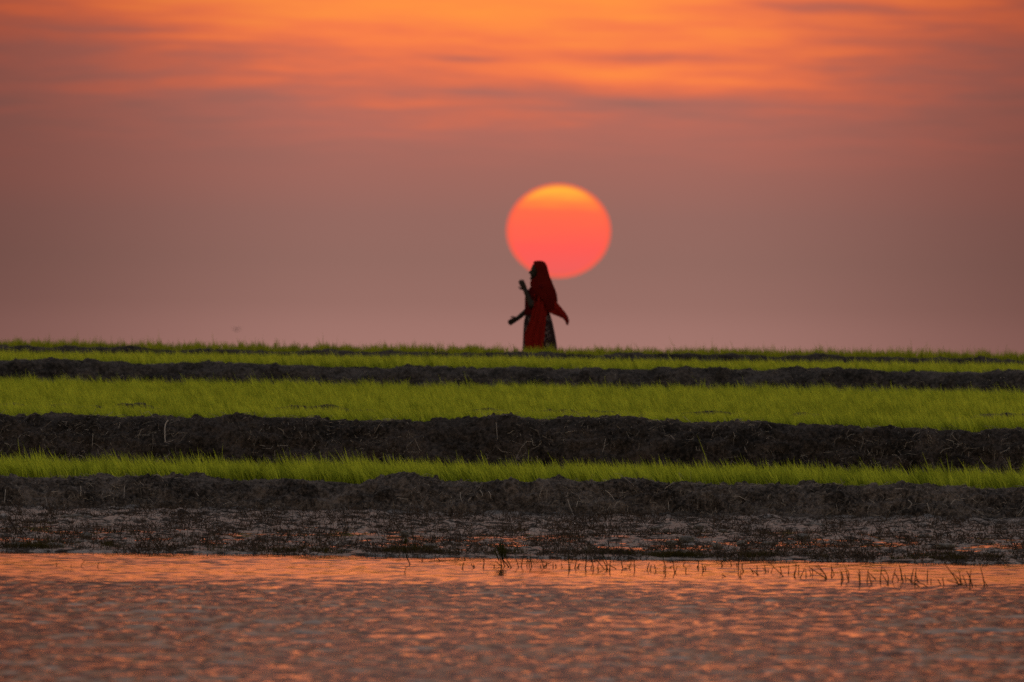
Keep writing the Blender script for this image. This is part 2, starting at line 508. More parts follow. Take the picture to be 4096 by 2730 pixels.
C1 = [(-300, 1085), (0, 1094), (100, 1098), (250, 1101), (300, 1097), (360, 1093), (400, 1096), (440, 1103), (500, 1108), (570, 1110), (600, 1102), (650, 1098), (700, 1102), (760, 1107),
      (830, 1112), (875, 1103), (920, 1095), (960, 1094), (1000, 1100), (1040, 1109), (1100, 1109), (1180, 1102), (1220, 1107), (1280, 1101), (1340, 1108), (1400, 1106), (1460, 1104),
      (1540, 1113), (1640, 1115), (1700, 1112), (1780, 1117), (1850, 1114), (1950, 1120), (2050, 1121), (2100, 1117), (2150, 1118), (2220, 1122), (2300, 1124), (2353, 1119), (2700, 1122)]
C2 = [(-300, 952), (0, 955), (60, 958), (110, 957), (180, 953), (230, 957), (300, 963), (360, 960), (400, 962), (440, 964), (480, 963), (540, 957), (600, 961), (650, 963), (700, 958), (760, 966),
      (900, 968), (980, 968), (1080, 965), (1130, 959), (1180, 957), (1230, 966), (1265, 966), (1300, 958), (1350, 963), (1380, 966), (1420, 960), (1480, 963), (1560, 969), (1640, 973),
      (1690, 969), (1770, 971), (1850, 976), (1960, 982), (2050, 982), (2080, 985), (2150, 986), (2250, 991), (2310, 987), (2330, 984), (2353, 986), (2700, 990)]
C3 = [(-300, 826), (0, 829), (130, 824), (200, 830), (260, 832), (330, 839), (400, 838), (470, 832), (560, 836), (640, 838), (700, 838), (780, 846), (850, 849), (1000, 845), (1100, 850),
      (1200, 845), (1300, 848), (1450, 852), (1500, 848), (1600, 845), (1700, 852), (1900, 850), (2050, 856), (2200, 855), (2353, 856), (2700, 860)]
C4 = [(-300, 792), (0, 797), (60, 795), (120, 799), (220, 802), (280, 800), (400, 806), (540, 804), (640, 809), (740, 806), (820, 809), (950, 809), (1050, 813), (1176, 811), (1300, 816), (1400, 818), (1440, 814),
      (1600, 814), (1680, 816), (1760, 820), (1880, 817), (2000, 822), (2100, 826), (2240, 824), (2353, 832), (2700, 834)]
B1 = bund('earth_bund', 'lowest grey mud bund along the puddled flat, nearest the pond', 121.3, 0.05, C1, 0.36, 1.4, 0.016, 6.6, 0.050, 100)
B2 = bund('earth_bund', 'tall dark mud bund between the narrow seedling strip and the wide seedling field', 127.1, 0.34, C2, 0.93, 1.7, 0.018, 6.9, 0.050, 200, toe=0.2, mat=M_BUND_DARK)
B3 = bund('earth_bund', 'mud bund behind the wide seedling field, third up from the pond', 152.2, 1.18, C3, 1.53, 1.5, 0.045, 8.6, 0.045, 300, toe=0.2, nprof=34, mat=M_BUND_MID)
B4 = bund('earth_bund', 'thin broken mud ridge under the topmost grass at the skyline', 164.4, 1.54, C4, 1.68, 1.3, 0.05, 9.2, 0.030, 400, toe=0.2, nprof=24, mat=M_BUND_DARK)


def bund_point(B, x, ph):
    """front-face point of a bund at lateral x and height fraction ph"""
    j = int(np.argmin(np.abs(B['xs'] - x)))
    pd, p_ = B['PD'][:, j], B['PH'][:, j]
    k = np.where(pd <= 0.45)[0]
    i = k[np.argmin(np.abs(p_[k] - ph))]
    return float(B['Y'][i, j]), float(B['Z'][i, j])


# a low broken ridge of clods dividing the wide field
rx = np.arange(-8, 8.01, 0.05)
rk = np.linspace(-1, 1, 13)
RX, RK = np.meshgrid(rx, rk)
rcz = np.clip(0.10 * fbm(rx * 0.9, 0 * rx, 0 * rx, 3, 510) + 0.02 * fbm(rx * 6, 0 * rx, 0 * rx, 2, 520) + 0.010 * (rx - 2.0), -0.13, 0.015)
RZ = 0.90 + (1 - RK ** 2) * (0.235 + rcz[None]) + 0.02 * fbm(RX * 7, RK * 3, 0 * RX, 3, 530)
o = mesh_np('earth_ridge', np.stack([RX.ravel(), 132.3 + RK.ravel() * 0.32, RZ.ravel()], 1), grid_faces(len(rx), len(rk)), M_BUND_DARK)
tag(o, 'low broken ridge of clods showing dark among the wide field of seedlings', kind='structure')

# ------------------------------------------------------------------ blades
def blades(name, mat, x, y, z, length, width, lean_x, lean_y, rnd, curve=0.25, parent=None, segs=2):
    """tapered blades, each a quad and a triangle; facing turned at random"""
    n = len(x)
    th = rng.normal(0, 0.55, n)
    wx, wy = np.cos(th) * width / 2, np.sin(th) * width / 2
    base = np.stack([x, y, z], 1)
    side = np.stack([wx, wy, 0 * wx], 1)
    d = np.stack([lean_x, lean_y, np.ones(n)], 1)
    d /= np.linalg.norm(d, axis=1)[:, None]
    droop = np.stack([lean_x, lean_y, -0.35 * np.hypot(lean_x, lean_y)], 1) * curve
    mid = base + d * (length * 0.55)[:, None]
    tip = base + (d + droop) * length[:, None]
    V = np.stack([base - side * 0.8, base + side * 0.8, mid + side * 0.75, mid - side * 0.75, tip], 1).reshape(-1, 3)
    i = np.arange(n)[:, None] * 5
    q = i + np.array([[0, 1, 2, 3]]); t = i + np.array([[3, 2, 4]])
    return mesh_np(name, V, [q, t], mat, parent, smooth=False, attr={'rnd': np.repeat(rnd, 5), 'along': np.tile([0, 0, 0.55, 0.55, 1.0], n)})


def rice(name, label, y0, y1, zf, half, count, hmean, hvar, width, lean, clump, seed, mat=M_RICE, hillvar=0.15):
    r = np.random.default_rng(seed)
    # hills of seedlings: blades gathered round hill centres
    nh = count // clump
    hx = (r.random(nh) * 2 - 1) * half
    hy = y0 + (y1 - y0) * r.random(nh)
    ok = fbm(hx * 1.8, hy * 1.2, 0 * hx, 3, seed) > -0.62
    hx, hy = hx[ok], hy[ok]; nh = len(hx)
    x = np.repeat(hx, clump) + r.normal(0, 0.022, nh * clump)
    y = np.repeat(hy, clump) + r.normal(0, 0.022, nh * clump)
    patch = 0.7 * fbm(x * 0.7, y * 0.4, 0 * x, 2, seed + 3) + 0.7 * fbm(x * 4.0, y * 3.0, 0 * x, 2, seed + 6)
    hh = np.repeat(1 + hillvar * r.normal(size=nh), clump)
    L = hmean * hh * (1 + 0.10 * patch) * (0.78 + 0.42 * r.random(len(x)))
    tall = r.random(len(x)) < 0.010
    L = np.where(tall, L * (1.2 + 0.3 * r.random(len(x))), L) + hvar * r.normal(size=len(x))
    L = np.clip(L, 0.05, None)
    lx = np.repeat(r.normal(-lean, 0.15, nh), clump) + r.normal(0, 0.08, len(x))
    ly = np.repeat(r.normal(0, 0.12, nh), clump) + r.normal(0, 0.15, len(x))
    rnd = np.clip(np.repeat(0.48 + 0.28 * r.normal(size=nh), clump) + 0.22 * r.normal(size=len(x)) + 0.15 * patch, 0, 1)
    z = np.array([zf(a) for a in y]) if callable(zf) else np.full(len(x), zf)
    o = blades(name, mat, x, y, z - 0.01, L, np.full(len(x), width) * (0.8 + 0.5 * r.random(len(x))), lx, ly, rnd)
    return tag(o, label, kind='stuff')


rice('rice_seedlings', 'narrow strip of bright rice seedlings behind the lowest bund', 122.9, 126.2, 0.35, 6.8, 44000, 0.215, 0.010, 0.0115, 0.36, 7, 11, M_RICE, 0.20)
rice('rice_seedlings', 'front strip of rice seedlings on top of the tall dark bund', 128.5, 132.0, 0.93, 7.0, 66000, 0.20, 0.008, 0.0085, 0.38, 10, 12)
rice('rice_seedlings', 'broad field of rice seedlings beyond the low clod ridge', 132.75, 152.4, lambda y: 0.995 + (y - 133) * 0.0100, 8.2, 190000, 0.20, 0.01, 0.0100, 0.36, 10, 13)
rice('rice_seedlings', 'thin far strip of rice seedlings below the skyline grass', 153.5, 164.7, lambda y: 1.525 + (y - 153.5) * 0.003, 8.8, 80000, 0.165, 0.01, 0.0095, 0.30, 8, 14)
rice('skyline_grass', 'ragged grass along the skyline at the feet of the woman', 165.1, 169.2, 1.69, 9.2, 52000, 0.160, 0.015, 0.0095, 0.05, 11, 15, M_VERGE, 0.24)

# ------------------------------------------------------------------ sun disc
def uvsphere(bm, r=1.0, u=32, v=16): return bmesh.ops.create_uvsphere(bm, u_segments=u, v_segments=v, radius=r)


def bm_obj(name, bm, mat, parent=None, smooth=True):
    me = bpy.data.meshes.new(name)
    bm.to_mesh(me); bm.free()
    for p_ in me.polygons: p_.use_smooth = smooth
    me.materials.append(mat)
    return link(bpy.data.objects.new(name, me), parent)


m_, n, s = material('sun_glow')
tcn = n.n('ShaderNodeTexCoord')
sp = n.n('ShaderNodeSeparateXYZ'); n.l(tcn.outputs['Object'], sp.inputs[0])
wob = n.m('MULTIPLY', n.m('SUBTRACT', n.noise(n.xyz(n.m('MULTIPLY', sp.outputs[0], 0.6), 0.0, n.m('MULTIPLY', sp.outputs[2], 7.0)), 1.0, 4, 0.6), 0.5), 0.24)
zz = n.m('ADD', n.m('MULTIPLY', n.m('ADD', sp.outputs[2], 1.0), 0.5), wob)
col = n.ramp(zz, [(0.0, srgb(232, 98, 92)), (0.12, srgb(245, 95, 90)), (0.3, srgb(255, 93, 84)), (0.52, srgb(255, 101, 78)), (0.70, srgb(255, 108, 73)),
                  (0.80, srgb(255, 134, 66)), (0.88, srgb(255, 168, 64)), (0.94, srgb(255, 184, 62)), (1.0, srgb(255, 178, 60))])
rad = n.m('SQRT', n.m('ADD', n.m('MULTIPLY', sp.outputs[0], sp.outputs[0]), n.m('MULTIPLY', sp.outputs[2], sp.outputs[2])))
col = n.mix(n.smooth(rad, 0.88, 1.0), col, srgb(255, 96, 72))
em = n.n('ShaderNodeEmission'); n.l(col, em.inputs[0]); em.inputs[1].default_value = 1.0
n.l(em.outputs[0], s)
bm = bmesh.new(); uvsphere(bm, 1.0, 96, 48)
SUN = bm_obj('sun', bm, m_)
SD = 90000.0
SUN.location = Vector((0, 0, CAM_Z)) + sund * SD
rr = SD * 208.0 / FPX
SUN.scale = (rr, rr, rr * 0.905)
tag(SUN, 'big flattened orange sun disc low in the haze behind the woman', 'sun')

# ------------------------------------------------------------------ the woman
WX, WD, WZ = 0.0, 172.0, 1.553
PXM = WD / FPX
WX = (1900 + 890 / 3.564 - 2048) * PXM
# the roll of the frame: undo it for her place
WX += (1430 - 1365) * math.tan(R(ROLL)) * PXM * -1 * -1


def cap(bm, a, b, ra, rb, seg=12):
    """tapered limb segment with rounded ends"""
    a, b = Vector(a), Vector(b)
    d = b - a
    q = d.to_track_quat('Z', 'Y').to_matrix().to_4x4()
    bmesh.ops.create_cone(bm, cap_ends=True, segments=seg, radius1=ra, radius2=rb, depth=d.length, matrix=Matrix.Translation((a + b) / 2) @ q)
    for p_, r_ in ((a, ra), (b, rb)):
        bmesh.ops.create_uvsphere(bm, u_segments=seg, v_segments=8, radius=r_, matrix=Matrix.Translation(p_))


def ell(bm, c, r):
    bmesh.ops.create_uvsphere(bm, u_segments=20, v_segments=14, radius=1.0, matrix=Matrix.Translation(c) @ Matrix.Diagonal((*r, 1)))


bm = bmesh.new()
# head, facing -x
ell(bm, (-0.015, 0, 1.485), (0.098, 0.078, 0.112))
ell(bm, (-0.055, 0, 1.425), (0.066, 0.060, 0.085))       # face and jaw
cap(bm, (-0.108, 0, 1.475), (-0.136, 0, 1.437), 0.011, 0.015, 8)   # nose
cap(bm, (-0.117, -0.018, 1.398), (-0.117, 0.018, 1.398), 0.010, 0.010, 8)  # lips
cap(bm, (-0.112, 0, 1.352), (-0.095, 0, 1.345), 0.020, 0.024, 8)   # chin
for sy in (-1, 1):
    ell(bm, (0.0, sy * 0.078, 1.45), (0.02, 0.010, 0.032))          # ears
    cap(bm, (-0.108, sy * 0.022, 1.497), (-0.095, sy * 0.045, 1.495), 0.010, 0.010, 8)   # brow
    ell(bm, (-0.108, sy * 0.032, 1.472), (0.012, 0.014, 0.010))      # eyes
cap(bm, (0.0, 0, 1.40), (0.012, 0, 1.25), 0.050, 0.055)
# trunk
ell(bm, (0.0, 0, 1.10), (0.105, 0.150, 0.19))
ell(bm, (-0.06, 0, 1.10), (0.075, 0.12, 0.09))
cap(bm, (0.015, -0.13, 1.225), (0.015, 0.13, 1.225), 0.055, 0.055)
ell(bm, (0.0, 0, 0.93), (0.10, 0.135, 0.16))
ell(bm, (0.02, 0, 0.82), (0.13, 0.165, 0.14))
# legs in mid stride
for sy, kx, fx, fz in ((-1, -0.07, 0.02, 0.05), (1, 0.04, 0.20, 0.075)):
    cap(bm, (0.01, sy * 0.085, 0.80), (kx, sy * 0.085, 0.45), 0.085, 0.056)
    cap(bm, (kx, sy * 0.085, 0.45), (fx, sy * 0.085, fz + 0.03), 0.055, 0.036)
    cap(bm, (fx + 0.03, sy * 0.085, fz - 0.015), (fx - 0.15, sy * 0.09, fz - 0.028), 0.036, 0.024)


def hand(bm, wrist, direction, palm_n, size=1.0, curl=0.35, thumb=1):
    """palm, four unequal bent fingers and a thumb off the side of the palm"""
    w = Vector(wrist); d = Vector(direction).normalized(); nrm = Vector(palm_n).normalized()
    side = d.cross(nrm).normalized(); nrm = side.cross(d).normalized()
    for k in (-0.027, -0.009, 0.009, 0.027):
        cap(bm, w + side * k * 0.6 * size, w + d * 0.085 * size + side * k * size, 0.014 * size, 0.0125 * size, 8)
    for k, ln in zip((-0.030, -0.010, 0.010, 0.030), (0.060, 0.075, 0.080, 0.070)):
        p0 = w + d * 0.085 * size + side * k * size
        d1 = (d + nrm * curl * 0.4 + side * k * 1.4).normalized()
        p1 = p0 + d1 * ln * 0.5 * size
        d2 = (d + nrm * curl * 1.3 + side * k * 1.4).normalized()
        p2 = p1 + d2 * ln * 0.3 * size
        d3 = (d + nrm * curl * 2.2).normalized()
        p3 = p2 + d3 * ln * 0.22 * size
        cap(bm, p0, p1, 0.0092 * size, 0.0085 * size, 8); cap(bm, p1, p2, 0.0085 * size, 0.008 * size, 8); cap(bm, p2, p3, 0.008 * size, 0.007 * size, 8)
    q0 = w + d * 0.03 * size + side * 0.024 * thumb * size
    q1 = q0 + (d * 0.6 + side * thumb * 0.8 + nrm * 0.3).normalized() * 0.04 * size
    q2 = q1 + (d * 0.9 + side * thumb * 0.25 + nrm * 0.4).normalized() * 0.034 * size
    cap(bm, q0, q1, 0.012 * size, 0.0105 * size, 8); cap(bm, q1, q2, 0.0105 * size, 0.0085 * size, 8)


# near (left) arm: bent up, hand raised before the chest
cap(bm, (0.03, -0.175, 1.205), (-0.095, -0.205, 0.945), 0.046, 0.037)
cap(bm, (-0.095, -0.205, 0.945), (-0.190, -0.165, 1.165), 0.050, 0.037)
hand(bm, (-0.190, -0.165, 1.165), (-0.065, 0.0, 0.13), (0.1, 1.0, 0.1), 1.15, 0.35, 1)
# far (right) arm: reaching forward and down
cap(bm, (0.02, 0.175, 1.205), (-0.10, 0.20, 0.925), 0.046, 0.037)
cap(bm, (-0.10, 0.20, 0.925), (-0.305, 0.15, 0.748), 0.046, 0.034)
hand(bm, (-0.300, 0.15, 0.752), (-0.155, -0.01, -0.085), (0.0, -1.0, -0.25), 1.12, 0.7, 1)
me = bpy.data.meshes.new('person'); bm.to_mesh(me); bm.free()
tmp = bpy.data.objects.new('person_source', me)
link(tmp)
rm = tmp.modifiers.new('r', 'REMESH'); rm.mode = 'VOXEL'; rm.voxel_size = 0.0065
sm = tmp.modifiers.new('s', 'SMOOTH'); sm.factor = 0.5; sm.iterations = 3
dg = bpy.context.evaluated_depsgraph_get()
me2 = bpy.data.meshes.new_from_object(tmp.evaluated_get(dg))
bpy.data.objects.remove(tmp)
me2.name = 'person'
me2.materials.clear(); me2.materials.append(M_SKIN)
for p_ in me2.polygons: p_.use_smooth = True
PERSON = link(bpy.data.objects.new('person', me2))
PERSON.location = (WX, WD, WZ)
tag(PERSON, 'woman in a red headscarf and patterned skirt walking left across the field, one hand raised', 'person')


def loft(name, rings, mat, parent, nu=64, closed=True, thick=0.006, folds=(0, 0), seed=1, cap_top=False):
    """rings: (z, cx, hx, hy[, a0, a1]) - angle 0 is her back (+x), pi her front"""
    V = []
    for i, rg in enumerate(rings):
        z, cx, hx, hy = rg[:4]
        a0, a1 = (rg[4], rg[5]) if len(rg) > 4 else (-math.pi, math.pi)
        t = i / (len(rings) - 1)
        for k in range(nu):
            a = a0 + (a1 - a0) * k / (nu if closed else nu - 1)
            f = 1 + folds[1] * (0.25 + 0.75 * t) * (0.6 * math.sin(folds[0] * a + 1.3 * seed + 0.8 * t) + 0.4 * math.sin((folds[0] * 1.7) * a + 2.1 * seed - 1.1 * t))
            V.append((cx + hx * f * math.cos(a), hy * f * math.sin(a), z))
    F = []
    nr = len(rings)
    for i in range(nr - 1):
        for k in range(nu if closed else nu - 1):
            k2 = (k + 1) % nu
            F.append((i * nu + k, i * nu + k2, (i + 1) * nu + k2, (i + 1) * nu + k))
    o = mesh_np(name, np.array(V), np.array(F), mat, parent)
    md = o.modifiers.new('thickness', 'SOLIDIFY'); md.thickness = thick; md.offset = 0
    return o


def interp_rings(keys, n):
    ks = np.array(keys, float)
    t = np.linspace(0, len(ks) - 1, n)
    return [tuple(np.interp(q, np.arange(len(ks)), ks[:, j]) for j in range(ks.shape[1])) for q in t]


skirt_keys = [(1.0, -0.01, 0.125, 0.155), (0.9, -0.01, 0.16, 0.18), (0.80, 0.0, 0.185, 0.20), (0.69, 0.005, 0.212, 0.205), (0.5, 0.022, 0.235, 0.21),
              (0.32, 0.035, 0.252, 0.215), (0.07, 0.045, 0.272, 0.225)]
loft('skirt', interp_rings(skirt_keys, 26), M_SKIRT, PERSON, folds=(9, 0.035), seed=2)
bod = [(1.285, 0.005, 0.07, 0.085), (1.25, 0.005, 0.10, 0.165), (1.18, -0.012, 0.135, 0.205), (1.08, -0.03, 0.165, 0.215), (0.98, -0.03, 0.165, 0.20), (0.88, -0.02, 0.175, 0.195), (0.80, -0.005, 0.195, 0.208)]
loft('sari_wrap', interp_rings(bod, 20), M_RED_DARK, PERSON, folds=(7, 0.03), seed=3)
pi = math.pi
HEADW = 1.10
hs = [(1.618, 0.005, 0.012, 0.012, -pi, pi), (1.612, 0.003, 0.055, 0.05, -2.9, 2.9), (1.59, 0.0, 0.092, 0.075, -2.45, 2.45), (1.54, 0.008, 0.108, 0.092, -2.2, 2.2), (1.46, 0.018, 0.118, 0.102, -1.85, 1.85),
      (1.39, 0.028, 0.125, 0.115, -1.95, 1.95), (1.325, 0.025, 0.155, 0.14, -2.5, 2.5), (1.27, 0.03, 0.185, 0.19, -2.55, 2.55), (1.19, 0.035, 0.215, 0.232, -2.2, 2.2), (1.11, 0.04, 0.235, 0.24, -1.75, 1.75),
      (1.01, 0.05, 0.235, 0.23, -1.45, 1.45), (0.92, 0.06, 0.205, 0.22, -1.25, 1.25), (0.84, 0.06, 0.165, 0.205, -1.05, 1.05)]
hs = [(a_, b_, c_ * (HEADW if a_ > 1.3 else 1), d_ * (HEADW if a_ > 1.3 else 1), e_, f_) for a_, b_, c_, d_, e_, f_ in hs]
loft('headscarf', interp_rings(hs, 40), M_RED, PERSON, closed=False, folds=(7, 0.07), seed=5)
# wind-blown end of the scarf, trailing behind
up = [(0.20, 1.08), (0.275, 1.00), (0.345, 0.925), (0.41, 0.85), (0.452, 0.785), (0.472, 0.715), (0.452, 0.655)]
lo = [(0.08, 0.90), (0.15, 0.85), (0.22, 0.815), (0.30, 0.785), (0.37, 0.757), (0.412, 0.72), (0.432, 0.660)]
V = []
nsx, nsy = 25, 9
for i in range(nsx):
    t = i / (nsx - 1) * 6
    ux, uz = np.interp(t, range(7), [p_[0] for p_ in up]), np.interp(t, range(7), [p_[1] for p_ in up])
    lx, lz = np.interp(t, range(7), [p_[0] for p_ in lo]), np.interp(t, range(7), [p_[1] for p_ in lo])
    for k in range(nsy):
        w = k / (nsy - 1)
        V.append((lx + (ux - lx) * w, -0.10 - 0.045 * math.sin(t * 1.1 + 2.5 * w) - 0.025 * math.sin(w * 9 + t), lz + (uz - lz) * w))
o = mesh_np('scarf_end', np.array(V), grid_faces(nsy, nsx), M_RED_BRIGHT, PERSON)
md = o.modifiers.new('thickness', 'SOLIDIFY'); md.thickness = 0.004
# loose cloth hanging down over the near side of the skirt
le = [(1.12, -0.07), (0.97, -0.075), (0.85, -0.085), (0.70, -0.125), (0.58, -0.175), (0.5, -0.198), (0.32, -0.19), (0.08, -0.20)]
re_ = [(1.12, 0.14), (0.97, 0.135), (0.85, 0.13), (0.70, 0.118), (0.58, 0.11), (0.5, 0.105), (0.32, 0.08), (0.08, 0.07)]
V = []
nr, nc = 30, 15
sk = np.array(skirt_keys)[::-1]
for i in range(nr):
    t = i / (nr - 1) * 7
    z = np.interp(t, range(8), [p_[0] for p_ in le])
    xl, xr = np.interp(t, range(8), [p_[1] for p_ in le]), np.interp(t, range(8), [p_[1] for p_ in re_])
    cx, hx, hy = [np.interp(z, sk[:, 0], sk[:, j]) for j in (1, 2, 3)]
    for k in range(nc):
        w = k / (nc - 1)
        x = xl + (xr - xl) * w
        yy = max(hy, 0.20) * math.sqrt(max(0.04, 1 - ((x - cx) / (hx * 1.04)) ** 2)) + 0.028
        V.append((x, -yy - 0.022 * math.sin(w * 19 + 0.5 * t) - 0.006 * math.sin(w * 40), z))
o = mesh_np('sari_end', np.array(V), grid_faces(nc, nr), M_RED_BRIGHT, PERSON)
md = o.modifiers.new('thickness', 'SOLIDIFY'); md.thickness = 0.004
# short sleeves
for sy, sh, eb in ((-1, (0.03, -0.175, 1.205), (-0.05, -0.194, 1.04)), (1, (0.02, 0.175, 1.205), (-0.055, 0.19, 1.03))):
    b2 = bmesh.new(); cap(b2, sh, eb, 0.060, 0.050, 16)
    bm_obj('sleeve', b2, M_RED_DARK, PERSON)

# ------------------------------------------------------------------ tubes: stalks, roots
def tube(pts, r0, r1, sides=5):
    P_ = [Vector(p_) for p_ in pts]
    # resample smoothly
    Q = []
    for i in range(len(P_) - 1):
        a = P_[max(i - 1, 0)]; b = P_[i]; c = P_[i + 1]; d = P_[min(i + 2, len(P_) - 1)]
        for k in range(3):
            t = k / 3
            Q.append(0.5 * ((2 * b) + (c - a) * t + (2 * a - 5 * b + 4 * c - d) * t * t + (3 * b - a - 3 * c + d) * t ** 3))
    Q.append(P_[-1])
    V, F = [], []
    m = len(Q)
    for i, q in enumerate(Q):
        t = (Q[min(i + 1, m - 1)] - Q[max(i - 1, 0)]).normalized()
        a = t.cross(Vector((0, 1, 0.01))).normalized(); b = t.cross(a).normalized()
        r = r0 + (r1 - r0) * i / (m - 1)
        for k in range(sides):
            an = 2 * math.pi * k / sides
            V.append(q + a * r * math.cos(an) + b * r * math.sin(an))
    for i in range(m - 1):
        for k in range(sides):
            k2 = (k + 1) % sides
            F.append((i * sides + k, i * sides + k2, (i + 1) * sides + k2, (i + 1) * sides + k))
    return V, F


def tube_obj(name, pts, r0, r1, mat, parent=None, rnd=None):
    V, F = tube(pts, r0, r1)
    V = np.array([tuple(v) for v in V])
    return mesh_np(name, V, np.array(F), mat, parent, attr={'rnd': np.full(len(V), random.random() if rnd is None else rnd)})


def leaf_blade(name, pts, width, mat, parent):
    """a lance-shaped leaf with a keel, along a polyline"""
    P_ = [Vector(p_) for p_ in pts]
    n_ = len(P_)
    V, F = [], []
    ws = np.interp(np.linspace(0, 1, n_), [0, 0.35, 0.75, 1], [0.4, 1.0, 0.85, 0.08])
    for i, q in enumerate(P_):
        w = width * ws[i] / 2
        V += [q + Vector((-w, 0.3 * w, 0)), q + Vector((0, -0.25 * w, 0)), q + Vector((w, 0.3 * w, 0))]
    for i in range(n_ - 1):
        for k in (0, 1): F.append((i * 3 + k, i * 3 + k + 1, i * 3 + k + 4, i * 3 + k + 3))
    V = np.array([tuple(v) for v in V])
    o = mesh_np(name, V, np.array(F), mat, parent, attr={'rnd': np.full(len(V), 0.85)})
    md = o.modifiers.new('thickness', 'SOLIDIFY'); md.thickness = 0.0015
    return o


